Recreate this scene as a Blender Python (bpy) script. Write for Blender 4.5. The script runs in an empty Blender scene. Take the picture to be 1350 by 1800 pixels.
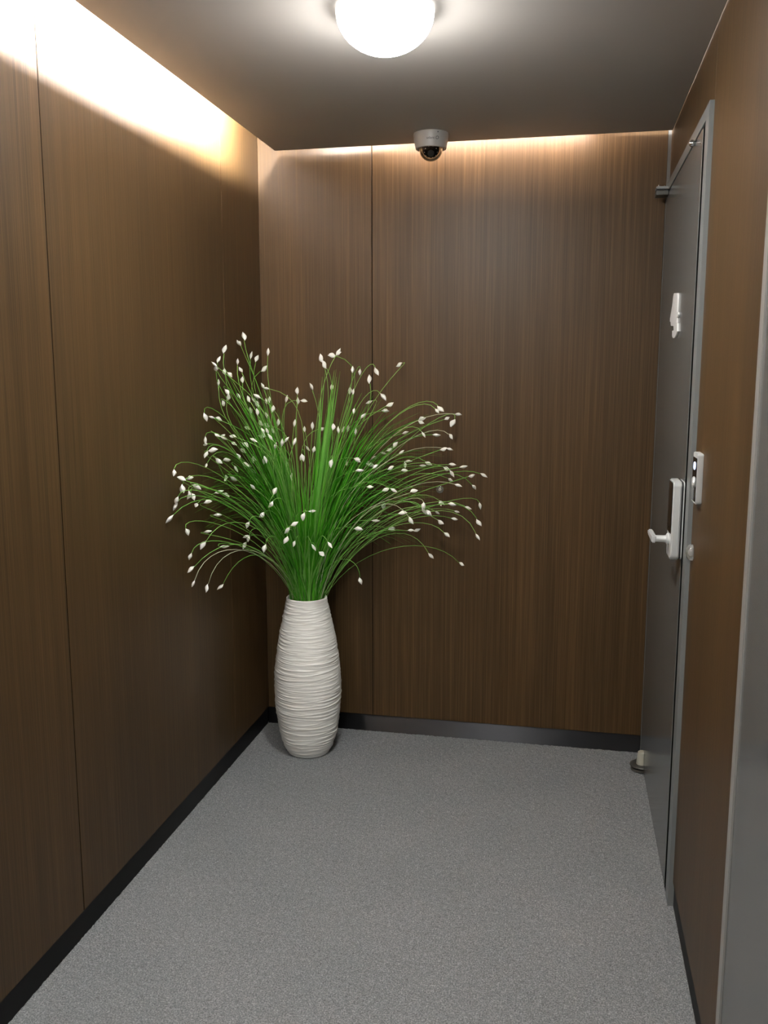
import bpy, bmesh, math, random
import numpy as np
from mathutils import Vector, Matrix, Quaternion

scene = bpy.context.scene
COL = scene.collection
PI = math.pi

# ------------------------------------------------------------------ camera
cam_data = bpy.data.cameras.new('camera')
cam_data.sensor_fit = 'VERTICAL'
cam_data.sensor_height = 36.0
cam_data.lens = 36.0 * 1572.1 / 1800.0
cam_data.clip_start = 0.02
cam = bpy.data.objects.new('camera', cam_data)
cam.location = (1.2348, -3.5192, 1.5)
cam.rotation_euler = (PI / 2 - 0.154, 0.0, 0.2034)
COL.objects.link(cam)
scene.camera = cam

# ------------------------------------------------------------------ world, exposure, light strengths
world = bpy.data.worlds.new('world')
world.use_nodes = True
world.node_tree.nodes['Background'].inputs[0].default_value = (1, 1, 1, 1)
world.node_tree.nodes['Background'].inputs[1].default_value = 0.0
scene.world = world
scene.view_settings.view_transform = 'Standard'
scene.view_settings.look = 'None'
scene.view_settings.gamma = 1.0
scene.view_settings.use_curve_mapping = False
scene.view_settings.exposure = 0.0
LAMP_STRENGTH = 270.0        # the round ceiling lamps
TUBE_LEFT = 1280.0            # cove tubes along the left wall
TUBE_BACK = 230.0            # cove tube along the back wall

# ------------------------------------------------------------------ room dimensions (metres)
W = 1.5636                  # left wall x=0, right wall x=W, back wall y=0
ZC = 2.3414                 # underside of the lowered ceiling
GL, GB = 0.0978, 0.08       # light coves along the left and back walls
ZB = 0.074                  # baseboard height
YF = -5.6                   # corridor end behind the camera
DX = 1.552                  # front face of the grey door

# ------------------------------------------------------------------ materials
def mat(name, color=(.5, .5, .5), rough=.5, metal=0.0, spec=.5, **kw):
    m = bpy.data.materials.new(name)
    m.use_nodes = True
    b = m.node_tree.nodes['Principled BSDF']
    b.inputs['Base Color'].default_value = (*color, 1)
    b.inputs['Roughness'].default_value = rough
    b.inputs['Metallic'].default_value = metal
    b.inputs['Specular IOR Level'].default_value = spec
    for k, v in kw.items():
        b.inputs[k.replace('_', ' ')].default_value = v
    return m

def nd(m, kind, **kw):
    n = m.node_tree.nodes.new(kind)
    for k, v in kw.items():
        setattr(n, k, v)
    return n

def lk(m, a, b):
    m.node_tree.links.new(a, b)

def bsdf(m):
    return m.node_tree.nodes['Principled BSDF']

def noise(m, vec, scale, detail=2.0, rough=.5):
    n = nd(m, 'ShaderNodeTexNoise')
    n.inputs['Scale'].default_value = scale
    n.inputs['Detail'].default_value = detail
    n.inputs['Roughness'].default_value = rough
    lk(m, vec, n.inputs['Vector'])
    return n.outputs['Fac']

def mapping(m, scale, random_shift=False):
    tc = nd(m, 'ShaderNodeTexCoord')
    mp = nd(m, 'ShaderNodeMapping')
    mp.inputs['Scale'].default_value = scale
    lk(m, tc.outputs['Object'], mp.inputs['Vector'])
    if random_shift:
        oi = nd(m, 'ShaderNodeObjectInfo')
        mu = nd(m, 'ShaderNodeMath', operation='MULTIPLY')
        mu.inputs[1].default_value = 37.0
        lk(m, oi.outputs['Random'], mu.inputs[0])
        co = nd(m, 'ShaderNodeCombineXYZ')
        lk(m, mu.outputs[0], co.inputs[0]); lk(m, mu.outputs[0], co.inputs[1])
        lk(m, co.outputs[0], mp.inputs['Location'])
    return mp.outputs['Vector']

def ramp(m, fac, stops):
    r = nd(m, 'ShaderNodeValToRGB')
    e = r.color_ramp.elements
    e[0].position, e[0].color = stops[0][0], (*stops[0][1], 1)
    e[1].position, e[1].color = stops[-1][0], (*stops[-1][1], 1)
    for p, c in stops[1:-1]:
        x = e.new(p); x.color = (*c, 1)
    lk(m, fac, r.inputs[0])
    return r.outputs[0]

def mixc(m, fac, a, b, blend='MIX'):
    x = nd(m, 'ShaderNodeMix', data_type='RGBA', blend_type=blend)
    if isinstance(fac, float): x.inputs[0].default_value = fac
    else: lk(m, fac, x.inputs[0])
    for sock, v in ((x.inputs[6], a), (x.inputs[7], b)):
        if isinstance(v, tuple): sock.default_value = (*v, 1)
        else: lk(m, v, sock)
    return x.outputs[2]

def bump(m, h, strength, dist):
    b = nd(m, 'ShaderNodeBump')
    b.inputs['Strength'].default_value = strength
    b.inputs['Distance'].default_value = dist
    lk(m, h, b.inputs['Height'])
    lk(m, b.outputs[0], bsdf(m).inputs['Normal'])

# wood veneer: straight vertical grain
wood = mat('wood_veneer', rough=.45, spec=.26)
v1 = mapping(wood, (1, 1, .006), True)
fine = noise(wood, v1, 330.0, 3.0, .65)
v2 = mapping(wood, (1, 1, .02), True)
mid = noise(wood, v2, 42.0, 3.0, .6)
v3 = mapping(wood, (1, 1, .06), True)
broad = noise(wood, v3, 6.0, 1.0)
c1 = ramp(wood, fine, [(.3, (.045, .0250, .0098)), (.52, (.067, .0385, .0155)), (.72, (.100, .059, .025))])
c2 = ramp(wood, mid, [(.3, (.86, .85, .83)), (.7, (1.08, 1.08, 1.08))])
c3 = ramp(wood, broad, [(.3, (.88, .90, .92)), (.7, (1.1, 1.09, 1.06))])
lk(wood, mixc(wood, 1.0, mixc(wood, 1.0, c1, c2, 'MULTIPLY'), c3, 'MULTIPLY'), bsdf(wood).inputs['Base Color'])
bump(wood, fine, .12, .0006)

# carpet: short grey loop pile, speckled
carpet = mat('grey_carpet', rough=.95, spec=.1)
cv = mapping(carpet, (1, 1, 1))
sp = noise(carpet, cv, 260.0, 2.0, .7)
sp2 = noise(carpet, cv, 70.0, 2.0, .6)
bl = noise(carpet, cv, 3.0, 2.0)
k1 = ramp(carpet, sp, [(.26, (.085, .090, .093)), (.5, (.183, .193, .198)), (.76, (.37, .385, .39))])
k2 = ramp(carpet, sp2, [(.3, (.86, .86, .87)), (.7, (1.1, 1.1, 1.09))])
k3 = ramp(carpet, bl, [(.3, (.94, .95, .95)), (.7, (1.04, 1.03, 1.03))])
lk(carpet, mixc(carpet, 1.0, mixc(carpet, 1.0, k1, k2, 'MULTIPLY'), k3, 'MULTIPLY'), bsdf(carpet).inputs['Base Color'])

ceil_m = mat('ceiling_film', (.42, .392, .362), .55, spec=.3)
tv = mapping(ceil_m, (1, .03, 1))
bump(ceil_m, noise(ceil_m, tv, 500.0, 2.0), .06, .0005)
cove_m = mat('cove_white', (.84, .82, .80), .7)

base_m = mat('black_brushed_metal', (.020, .020, .021), .45, 1.0, .6)
bsdf(base_m).inputs['Base Color'].default_value = (.050, .050, .053, 1)
bsdf(base_m).inputs['Anisotropic'].default_value = 1.0
tg = nd(base_m, 'ShaderNodeCombineXYZ'); tg.inputs[2].default_value = 1.0     # spread across the horizontal brush lines
lk(base_m, tg.outputs[0], bsdf(base_m).inputs['Tangent'])

door_m = mat('dark_grey_steel', (.112, .115, .112), .20, 0.0, .40)
frame_m = mat('grey_frame_steel', (.19, .205, .205), .34, .1, .45)
dark_m = mat('dark_gap', (.005, .005, .005), .9, spec=0.0)
trim_m = mat('pale_trim_metal', (.36, .36, .34), .35, .4)
silver = mat('satin_silver', (.62, .64, .63), .30, .25)
chrome = mat('chrome', (.8, .8, .8), .08, 1.0)
blackgloss = mat('black_glass', (.004, .004, .005), .06, spec=.22)
blackrub = mat('black_rubber', (.012, .012, .012), .6)
white_p = mat('white_plastic', (.80, .80, .78), .35)
cam_p = mat('camera_housing_grey', (.34, .33, .31), .4)
grey_p = mat('warm_grey_plastic', (.52, .51, .48), .4)
cone_m = mat('beige_grey_cap', (.36, .36, .30), .45)
plate_m = mat('dark_hinge_steel', (.09, .09, .08), .4, .5)
ink = mat('grey_print', (.03, .03, .035), .5)
letter_m = mat('white_acrylic', (.86, .86, .85), .3)

glass_b = mat('clear_bumper', (.93, .93, .90), .06)
bsdf(glass_b).inputs['Transmission Weight'].default_value = .88
bsdf(glass_b).inputs['IOR'].default_value = 1.45
glass_d = mat('clear_dome', (.9, .88, .86), .02)
bsdf(glass_d).inputs['Transmission Weight'].default_value = 1.0
bsdf(glass_d).inputs['IOR'].default_value = 1.25

def emitter(name, color, strength):
    m = mat(name, (.8, .8, .8), .5)
    bsdf(m).inputs['Emission Color'].default_value = (*color, 1)
    bsdf(m).inputs['Emission Strength'].default_value = strength
    return m
lamp_m = emitter('lamp_opal', (1.0, .99, .97), LAMP_STRENGTH)
# the opal cover is brightest below its LED board and dimmer at its flanks
ge = nd(lamp_m, 'ShaderNodeNewGeometry'); sx = nd(lamp_m, 'ShaderNodeSeparateXYZ'); lk(lamp_m, ge.outputs['Normal'], sx.inputs[0])
mr = nd(lamp_m, 'ShaderNodeMapRange', interpolation_type='SMOOTHSTEP'); mr.inputs['From Min'].default_value = -.20; mr.inputs['From Max'].default_value = -1.0
mr.inputs['To Min'].default_value = 0.012 * LAMP_STRENGTH; mr.inputs['To Max'].default_value = LAMP_STRENGTH
lk(lamp_m, sx.outputs['Z'], mr.inputs['Value']); lk(lamp_m, mr.outputs[0], bsdf(lamp_m).inputs['Emission Strength'])
tube_l = emitter('cove_tube_left', (1.0, .95, .91), TUBE_LEFT)
tube_b = emitter('cove_tube_back', (1.0, .84, .76), TUBE_BACK)
led_m = emitter('blue_led', (.45, .62, 1.0), 2.2)

vase_m = mat('white_resin', (.74, .73, .67), .34, 0, .5)
vv = mapping(vase_m, (1, 1, 9))
vv2 = noise(vase_m, vv, 14.0, 3.0)
lk(vase_m, ramp(vase_m, vv2, [(.3, (.80, .79, .73)), (.7, (.89, .88, .83))]), bsdf(vase_m).inputs['Base Color'])

def green(name, lo, hi, trans):
    m = mat(name, (.1, .3, .04), .38, spec=.4)
    oi = nd(m, 'ShaderNodeObjectInfo')
    gv = mapping(m, (1, 1, .2))
    mx = nd(m, 'ShaderNodeMath', operation='MULTIPLY_ADD')
    lk(m, noise(m, gv, 40.0, 1.0), mx.inputs[0]); mx.inputs[1].default_value = .8
    sub = nd(m, 'ShaderNodeMath', operation='MULTIPLY_ADD')
    lk(m, oi.outputs['Random'], sub.inputs[0]); sub.inputs[1].default_value = .5; sub.inputs[2].default_value = -.15
    lk(m, sub.outputs[0], mx.inputs[2])
    c = ramp(m, mx.outputs[0], [(.1, lo), (.9, hi)])
    lk(m, c, bsdf(m).inputs['Base Color'])
    bsdf(m).inputs['Transmission Weight'].default_value = 0.0
    tr = nd(m, 'ShaderNodeBsdfTranslucent')
    lk(m, c, tr.inputs['Color'])
    ms = nd(m, 'ShaderNodeMixShader'); ms.inputs[0].default_value = trans
    out = [n for n in m.node_tree.nodes if n.type == 'OUTPUT_MATERIAL'][0]
    lk(m, bsdf(m).outputs[0], ms.inputs[1]); lk(m, tr.outputs[0], ms.inputs[2])
    lk(m, ms.outputs[0], out.inputs['Surface'])
    return m
blade_m = green('grass_green', (.035, .29, .008), (.19, .64, .05), .36)
stem_m = green('stem_green', (.10, .36, .035), (.30, .56, .14), .15)
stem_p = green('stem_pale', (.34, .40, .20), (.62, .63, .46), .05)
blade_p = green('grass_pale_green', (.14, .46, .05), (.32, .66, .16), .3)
bud_m = mat('ivory_petal', (.86, .85, .78), .5)

# ------------------------------------------------------------------ mesh helpers
def box(bm, a, b, bev=0.0, seg=2):
    """axis-aligned box from corner a to corner b, optionally bevelled"""
    a, b = Vector(a), Vector(b)
    c, s = (a + b) / 2, b - a
    r = bmesh.ops.create_cube(bm, size=1.0)
    for v in r['verts']:
        v.co = Vector((v.co.x * s.x, v.co.y * s.y, v.co.z * s.z)) + c
    if bev > 0:
        es = {e for v in r['verts'] for e in v.link_edges}
        bmesh.ops.bevel(bm, geom=list(es), offset=bev, segments=seg, affect='EDGES', profile=.5)

def lathe(bm, prof, seg=48, axis='z', origin=(0, 0, 0), cap=False):
    """revolve (radius, height) pairs about an axis through origin"""
    o = Vector(origin)
    rows = []
    for r, h in prof:
        row = []
        for i in range(1 if r < 1e-6 else seg):
            t = 2 * PI * i / seg
            x, y = r * math.cos(t), r * math.sin(t)
            p = {'z': (x, y, h), 'x': (h, x, y), 'y': (x, h, -y)}[axis]
            row.append(bm.verts.new(o + Vector(p)))
        rows.append(row)
    for A, B in zip(rows, rows[1:]):
        for i in range(seg):
            j = (i + 1) % seg
            f = [A[i % len(A)], A[j % len(A)], B[j % len(B)], B[i % len(B)]]
            f = list(dict.fromkeys(f))
            if len(f) > 2:
                bm.faces.new(f)
    bmesh.ops.recalc_face_normals(bm, faces=bm.faces)

def prism(bm, pts, axis, lo, hi, bev=0.0):
    """polygon extruded along an axis; pts are the two other coordinates in order"""
    def P(u, v, w):
        return {'x': (w, u, v), 'y': (u, w, v), 'z': (u, v, w)}[axis]
    A = [bm.verts.new(P(u, v, lo)) for u, v in pts]
    B = [bm.verts.new(P(u, v, hi)) for u, v in pts]
    fs = [bm.faces.new(A), bm.faces.new(B[::-1])]
    n = len(pts)
    for i in range(n):
        fs.append(bm.faces.new([A[i], B[i], B[(i + 1) % n], A[(i + 1) % n]]))
    bmesh.ops.recalc_face_normals(bm, faces=fs)
    if bev > 0:
        es = {e for f in fs for e in f.edges}
        bmesh.ops.bevel(bm, geom=list(es), offset=bev, segments=2, affect='EDGES')

def tube(bm, pts, radii, seg=6):
    pts = [Vector(p) for p in pts]
    rows = []
    up = Vector((.31, .17, .93))
    for i, p in enumerate(pts):
        t = (pts[min(i + 1, len(pts) - 1)] - pts[max(i - 1, 0)]).normalized()
        a = t.cross(up)
        if a.length < 1e-3: a = t.cross(Vector((1, 0, 0)))
        a.normalize(); b = t.cross(a)
        r = radii[i] if isinstance(radii, (list, tuple)) else radii
        rows.append([bm.verts.new(p + (a * math.cos(2 * PI * k / seg) + b * math.sin(2 * PI * k / seg)) * r) for k in range(seg)])
    for A, B in zip(rows, rows[1:]):
        for k in range(seg):
            bm.faces.new([A[k], A[(k + 1) % seg], B[(k + 1) % seg], B[k]])
    bm.faces.new(rows[0][::-1]); bm.faces.new(rows[-1])

def obj(name, bm, m, parent=None, smooth=False, label=None):
    """link a bmesh (world coordinates) as ONE mesh object under parent"""
    me = bpy.data.meshes.new(name)
    if parent is not None:
        off = Vector((0, 0, 0)); q = parent
        while q is not None:
            off += q.location; q = q.parent
        bmesh.ops.translate(bm, verts=bm.verts, vec=-off)
    bm.to_mesh(me); bm.free()
    me.materials.append(m)
    if smooth:
        for p in me.polygons: p.use_smooth = True
        if smooth != 'all': me.set_sharp_from_angle(angle=math.radians(38))
    o = bpy.data.objects.new(name, me)
    COL.objects.link(o)
    o.parent = parent
    if label: o['label'] = label
    return o

def bmb(a, b, bev=0.0, seg=2):
    bm = bmesh.new(); box(bm, a, b, bev, seg); return bm

def bml(*a, **k):
    bm = bmesh.new(); lathe(bm, *a, **k); return bm

def thing(name, label, cat, loc, group=None):
    o = bpy.data.objects.new(name, None)
    o.empty_display_size = .05
    COL.objects.link(o)
    o.location = loc
    o['label'] = label; o['category'] = cat
    if group: o['group'] = group
    return o

def struct(name, loc=(0, 0, 0)):
    o = bpy.data.objects.new(name, None)
    o.empty_display_size = .05
    COL.objects.link(o); o.location = loc
    o['kind'] = 'structure'
    return o

def smesh(name, bm, m, label=None, cat=None):
    o = obj(name, bm, m)
    o['kind'] = 'structure'
    if label: o['label'] = label
    return o

# ================================================================== ROOM
# floor: carpet pile as real relief where it is seen, flat behind the camera
def carpet_floor():
    y0, step = -2.75, 0.0042
    xs = np.arange(-.015, W + .016, step); ys = np.arange(y0, .015, step)
    X, Y = np.meshgrid(xs, ys)
    rs = np.random.RandomState(3)
    Z = rs.rand(*X.shape)
    Z = (Z + .5 * np.roll(Z, 1, 0) + .5 * np.roll(Z, 1, 1)) / 2
    Z = (Z - .5) * .0045
    X = X + (rs.rand(*X.shape) - .5) * .002; Y = Y + (rs.rand(*X.shape) - .5) * .002
    ny, nx = X.shape
    V = np.stack([X, Y, Z], -1).reshape(-1, 3)
    idx = np.arange(ny * nx).reshape(ny, nx)
    Fq = np.stack([idx[:-1, :-1], idx[:-1, 1:], idx[1:, 1:], idx[1:, :-1]], -1).reshape(-1, 4)
    n0 = len(V)
    V = np.concatenate([V, [[-.015, YF, 0], [W + .016, YF, 0], [W + .016, y0, 0], [-.015, y0, 0]]])
    Fq = np.concatenate([Fq, [[n0, n0 + 1, n0 + 2, n0 + 3]]])
    me = bpy.data.meshes.new('floor')
    me.vertices.add(len(V)); me.vertices.foreach_set('co', V.astype(np.float32).ravel())
    me.loops.add(Fq.size); me.loops.foreach_set('vertex_index', Fq.astype(np.int32).ravel())
    me.polygons.add(len(Fq)); me.polygons.foreach_set('loop_start', np.arange(0, Fq.size, 4, dtype=np.int32))
    me.update(calc_edges=True); me.validate()
    me.materials.append(carpet)
    o = bpy.data.objects.new('floor', me); COL.objects.link(o)
    o['kind'] = 'structure'; o['label'] = 'grey speckled short-pile carpet floor'
    for p in me.polygons: pass
    return o
carpet_floor()

ZT = 2.52                   # upper ceiling above the coves
# lowered ceiling slab, lit coves along two of its edges
bm = bmesh.new()
box(bm, (GL, YF, ZC), (W - .004, -GB, ZC + .012), .0015, 1)
ceil = obj('ceiling', bm, ceil_m); ceil['kind'] = 'structure'; ceil['label'] = 'lowered dark taupe ceiling panel with lit gaps at two edges'
bm = bmesh.new(); box(bm, (-.06, YF, ZT), (W + .06, .06, ZT + .03))
o = obj('ceiling', bm, cove_m); o['kind'] = 'structure'; o['label'] = 'white soffit above the light coves'

# left wall: backing and three veneer panels, dark joints
J1, J2, J3 = -1.517, -.394, .461
wl = struct('wall_left')
obj('backing', bmb((-.06, YF, -.01), (-.018, .06, ZT)), dark_m, wl)
for (a, b) in ((YF, -2.72), (-2.716, J1 - .002), (J1 + .002, J2 - .0009), (J2 + .0009, -.0005)):
    obj('panel', bmb((-.018, a, ZB), (0, b, ZT), .0008, 1), wood, wl)
obj('joint_strip', bmb((-.0178, J1 - .0021, ZB), (-.0012, J1 + .0021, ZT)), dark_m, wl)
smesh('baseboard_left', bmb((-.018, YF, -.008), (-.004, .0, ZB), .001, 1), base_m, 'flat black baseboard along the left wall')

wb = struct('wall_back')
obj('backing', bmb((-.018, .018, -.01), (W + .05, .06, ZT)), dark_m, wb)
for (a, b) in ((0, J3 - .0014), (J3 + .0014, W - .0115)):
    obj('panel', bmb((a, 0, ZB), (b, .018, ZT), .0008, 1), wood, wb)
obj('joint_strip', bmb((J3 - .0013, .0012, ZB), (J3 + .0013, .0178, ZT)), dark_m, wb)
smesh('baseboard_back', bmb((-.003, .004, -.008), (W - .012, .018, ZB), .001, 1), base_m, 'glossy black baseboard along the back wall')
smesh('trim_1', bmb((W - .0112, -.003, -.005), (W, .014, ZT)), door_m, 'narrow metal corner strip beside the grey door')

# right wall: wood panels around two steel doors
DY0, DY1 = -.030, -.957     # door leaf far and near edges
FY = -1.056                 # near edge of the door frame
DT = 2.130                  # leaf top
HT = 2.170                  # frame top
D2 = -1.812                 # far edge of second door frame
wr = struct('wall_right')
obj('backing', bmb((W + .03, YF, -.01), (W + .06, .06, ZT)), dark_m, wr)
obj('panel', bmb((W, FY + .0, HT), (W + .03, -.0035, ZT), .0008, 1), wood, wr)
obj('panel', bmb((W, D2, ZB), (W + .03, FY - .0015, ZT), .0008, 1), wood, wr)
obj('panel', bmb((W, -2.83, 2.17), (W + .03, D2 - .001, ZT), .0008, 1), wood, wr)
obj('panel', bmb((W, YF, ZB), (W + .03, -2.832, ZT), .0008, 1), wood, wr)
smesh('baseboard_right', bmb((W + .004, D2, -.008), (W + .03, FY - .001, ZB), .001, 1), base_m, 'black baseboard under the wood panel between the doors')
bm = bmesh.new(); box(bm, (-.06, YF - .05, -.01), (W + .06, YF, ZT))
smesh('wall_front', bm, wood, 'wood wall closing the corridor behind the camera')

# door 1: dark steel leaf, grey frame
d1 = struct('door_1', (W, DY1, 0)); d1['label'] = 'dark grey glossy steel door beside the back wall'
obj('door_leaf', bmb((DX, DY1, .004), (W + .025, DY0, DT), .001, 1), door_m, d1)
fr = bmesh.new()
prism(fr, [(FY, -.005), (FY, HT), (-.004, HT), (-.004, DT + .006), (DY1 - .040, DT + .006), (DY1 - .040, -.005)], 'x', DX, W + .025, .001)
obj('door_frame', fr, frame_m, d1)
obj('gap_seal', bmb((DX + .0012, DY1 - .0395, .0), (W + .02, DY1 - .0003, DT), 0), dark_m, d1)
bm = bmesh.new(); lathe(bm, [(.0, -.016), (.006, -.015), (.0095, -.010), (.0095, -.004), (.006, 0)], 16, 'x', (DX, -.80, 2.128))
obj('door_stud', bm, chrome, d1, True, 'small chrome stud at the door head')

# door 2, close to the camera on the right
d2 = struct('door_2', (W, -2.3, 0)); d2['label'] = 'plain grey steel door cut off by the right edge'
fr = bmesh.new()
prism(fr, [(D2, -.005), (D2, 2.17), (-2.83, 2.17), (-2.83, -.005), (-2.797, -.005), (-2.797, 2.135), (D2 - .033, 2.135), (D2 - .033, -.005)], 'x', W - .006, W + .025, .001)
obj('door_frame', fr, trim_m, d2)
obj('door_leaf', bmb((W - .003, -2.796, .004), (W + .025, D2 - .034, 2.134), .001, 1), door_m, d2)

# ------------------------------------------------------------------ cove tubes (real fluorescent battens above the slab)
def cove_lamp(name, a, b, m, label, rad=.008):
    a, b = Vector(a), Vector(b)
    t = thing(name, label, 'light', (a + b) / 2)
    bm = bmesh.new(); tube(bm, [a, b], rad, 14); obj('tube', bm, m, t, True)
    d = (b - a).normalized()
    for p in (a, b):
        bm = bmesh.new(); tube(bm, [p - d * .012, p + d * .012], rad + .003, 14); obj('end_cap', bm, white_p, t, True)
    lo = Vector((min(a.x, b.x) - .008, min(a.y, b.y) - .008, ZC + .0125)); hi = Vector((max(a.x, b.x) + .008, max(a.y, b.y) + .008, a.z - rad - .004))
    obj('batten', bmb(lo, hi), white_p, t)
    return t
ZTU = ZC + .052; ZTL = ZC + .105
for k, (a, b) in enumerate(((-.36, -1.55), (-1.60, -2.75), (-2.80, -3.95), (-4.0, -5.15))):
    t = cove_lamp('cove_tube', (GL + .075, b, ZTL), (GL + .075, a, ZTL), tube_l,
              ['bright tube light in the left ceiling gap, nearest the back corner', 'bright tube light in the left ceiling gap, second from the back corner',
               'bright tube light in the left ceiling gap, third from the back corner', 'bright tube light in the left ceiling gap, behind the camera'][k], .022)
    t['group'] = 'cove tubes along the left wall'
cove_lamp('cove_tube', (.52, -GB - .022, ZTU), (1.29, -GB - .022, ZTU), tube_b, 'warm tube light hidden in the ceiling gap at the back wall')

# ------------------------------------------------------------------ ceiling lamps
def ceiling_lamp(x, y, label):
    t = thing('ceiling_lamp', label, 'lamp', (x, y, ZC), 'round ceiling lamps')
    prof = [(.116 * math.cos(a), -.006 - .094 * math.sin(a)) for a in np.linspace(0, PI / 2, 14)]
    prof[-1] = (0, prof[-1][1])
    obj('diffuser', bml([(.115, -.0032)] + prof, 48, 'z', (x, y, ZC)), lamp_m, t, 'all')
    obj('base_ring', bml([(.0, -.0005), (.112, -.0005), (.113, -.0022), (.110, -.0030), (.0, -.0030)], 48, 'z', (x, y, ZC)), white_p, t, True)
    return t
ceiling_lamp(.784, -1.321, 'round glowing white ceiling lamp at the top of the picture')
ceiling_lamp(.784, -2.82, 'added unseen round white ceiling lamp above the picture, nearest the camera')  # unseen lamp, added to light the vase from the front
ceiling_lamp(.784, -4.32, 'added unseen round white ceiling lamp behind the camera')  # unseen lamp, added farther back for more frontal light

# ------------------------------------------------------------------ dome camera on the ceiling
CX, CY = .722, -.205
t = thing('security_camera', 'white dome security camera under the ceiling edge at the back wall', 'camera', (CX, CY, ZC))
o3 = (CX, CY, ZC)
obj('housing', bml([(.0, -.0003), (.062, -.0003), (.063, -.006), (.061, -.022), (.0555, -.046), (.0545, -.052), (.050, -.0535), (.047, -.050), (.046, -.040), (0, -.040)], 48, 'z', o3), cam_p, t, True)
arc = np.linspace(0, PI / 2, 12)
pr = [(.0415 * math.cos(a), -.052 - .0415 * math.sin(a)) for a in arc]; pr[-1] = (0, pr[-1][1])
pi_ = [(.0395 * math.cos(a), -.052 - .0395 * math.sin(a)) for a in arc[::-1]]; pi_[0] = (0, pi_[0][1])
obj('dome', bml([(.0455, -.0515)] + pr, 40, 'z', o3), glass_d, t, 'all', 'clear dome window')
inner = [(.0385 * math.cos(a), -.0502 - .0385 * math.sin(a)) for a in arc]; inner[-1] = (0, inner[-1][1])
eye = obj('eyeball', bml(inner, 32, 'z', o3), blackgloss, t, 'all', 'black camera ball inside the dome')
vdir = Vector((.12, -.78, -.62)).normalized(); ec = Vector((CX, CY, ZC - .050))
bm = bmesh.new(); tube(bm, [ec + vdir * .034, ec + vdir * .0392], .012, 20); obj('lens', bm, blackrub, eye)
q = vdir.to_track_quat('Z', 'Y')
for k in range(10):
    a = 2 * PI * k / 10
    d = (q @ Vector((math.cos(a) * .62, math.sin(a) * .62, .78))).normalized()
    bm = bmesh.new(); tube(bm, [ec + d * .036, ec + d * .0391], .0018, 8); obj('infrared_diode', bm, grey_p, eye)
def text_mesh(body, size, loc, rot, m, parent, name):
    cu = bpy.data.curves.new(name, 'FONT'); cu.body = body; cu.size = size; cu.align_x = 'CENTER'; cu.align_y = 'CENTER'; cu.extrude = .0002
    to = bpy.data.objects.new(name, cu); COL.objects.link(to)
    dg = bpy.context.evaluated_depsgraph_get()
    me = bpy.data.meshes.new_from_object(to.evaluated_get(dg))
    bpy.data.objects.remove(to); bpy.data.curves.remove(cu)
    me.transform(Matrix.LocRotScale(Vector(loc), rot, None))
    bm = bmesh.new(); bm.from_mesh(me); bpy.data.meshes.remove(me)
    return obj(name, bm, m, parent)
ta = math.radians(-76); rr = .0598
face = Vector((math.cos(ta), math.sin(ta), -.22)).normalized()
rot = Matrix.Rotation(ta + PI / 2, 3, 'Z') @ Matrix.Rotation(PI / 2 + .22, 3, 'X')
wpos = Vector((CX + math.cos(ta - .12) * rr, CY + math.sin(ta - .12) * rr, ZC - .0275)) + face * .0010
text_mesh('udent', .0125, wpos, rot.to_quaternion(), ink, t, 'lettering')
bm = bmesh.new()
rp = Vector((CX + math.cos(ta + .28) * rr, CY + math.sin(ta + .28) * rr, ZC - .0265)) + face * .0013
rx = Vector((-math.sin(ta), math.cos(ta), 0)); rz = face.cross(rx)
tube(bm, [rp + (rx * math.cos(a) + rz * math.sin(a)) * .0048 for a in np.linspace(0, 2 * PI, 17)], .0008, 6)
obj('ring_logo', bm, ink, t)
bm = bmesh.new(); sd = Vector((math.cos(ta + .3), math.sin(ta + .3), 0)); tube(bm, [Vector(o3) + sd * .061 + Vector((0, 0, -.008)), Vector(o3) + sd * .0645 + Vector((0, 0, -.008))], .002, 10)
obj('screw', bm, ink, t)

# ------------------------------------------------------------------ hardware on door 1 (each bolted on the leaf, so a thing of its own)
HY = -.085
t = thing('pivot_hinge', 'dark metal pivot hinge at the upper corner of the grey door', 'hinge', (DX, HY, 2.14), 'door pivot hinges')
x0 = DX - .042
obj('arm_plate', bmb((x0, HY - .030, 2.1395), (DX - .0003, HY + .022, 2.1485), .0015), frame_m, t)
obj('lower_plate', bmb((x0 - .001, HY - .034, 2.118), (DX - .0003, HY + .026, 2.1335), .002), plate_m, t)
bm = bmesh.new(); box(bm, (x0 + .004, HY - .022, 2.133), (DX - .002, HY + .015, 2.140)); obj('washer', bm, blackrub, t)
for (dx, dy) in ((.010, -.012), (.031, .008)):
    s = bml([(.0, .0085), (.0035, .008), (.0048, .005), (.0045, 0)], 14, 'z', (x0 + dx, HY + dy, 2.1485)); obj('screw', s, chrome, t, True)

HY = -.160
t = thing('pivot_hinge', 'beige capped pivot hinge at the bottom corner of the grey door', 'hinge', (DX, HY, 0), 'door pivot hinges')
hx = DX - .0185
def half(prof, z, m, name, ox=hx, clip=True):
    bm = bmesh.new(); lathe(bm, prof, 32, 'z', (ox, HY, z))
    if clip:
        bmesh.ops.bisect_plane(bm, geom=bm.verts[:] + bm.edges[:] + bm.faces[:], plane_co=(DX - .0003, 0, 0), plane_no=(1, 0, 0), clear_outer=True)
        bmesh.ops.holes_fill(bm, edges=[e for e in bm.edges if e.is_boundary])
    return obj(name, bm, m, t, True)
half([(0, .050), (.012, .0495), (.0155, .046), (.0175, .026), (.0195, .010), (.020, 0), (0, 0)], .027, cone_m, 'cap', DX - .006)
half([(0, .006), (.043, .006), (.0445, .003), (.043, 0), (0, 0)], .0205, plate_m, 'plate', DX - .006)
half([(0, .0075), (.012, .0075), (.013, 0), (0, 0)], .013, silver, 'washer', DX - .026)
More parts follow.
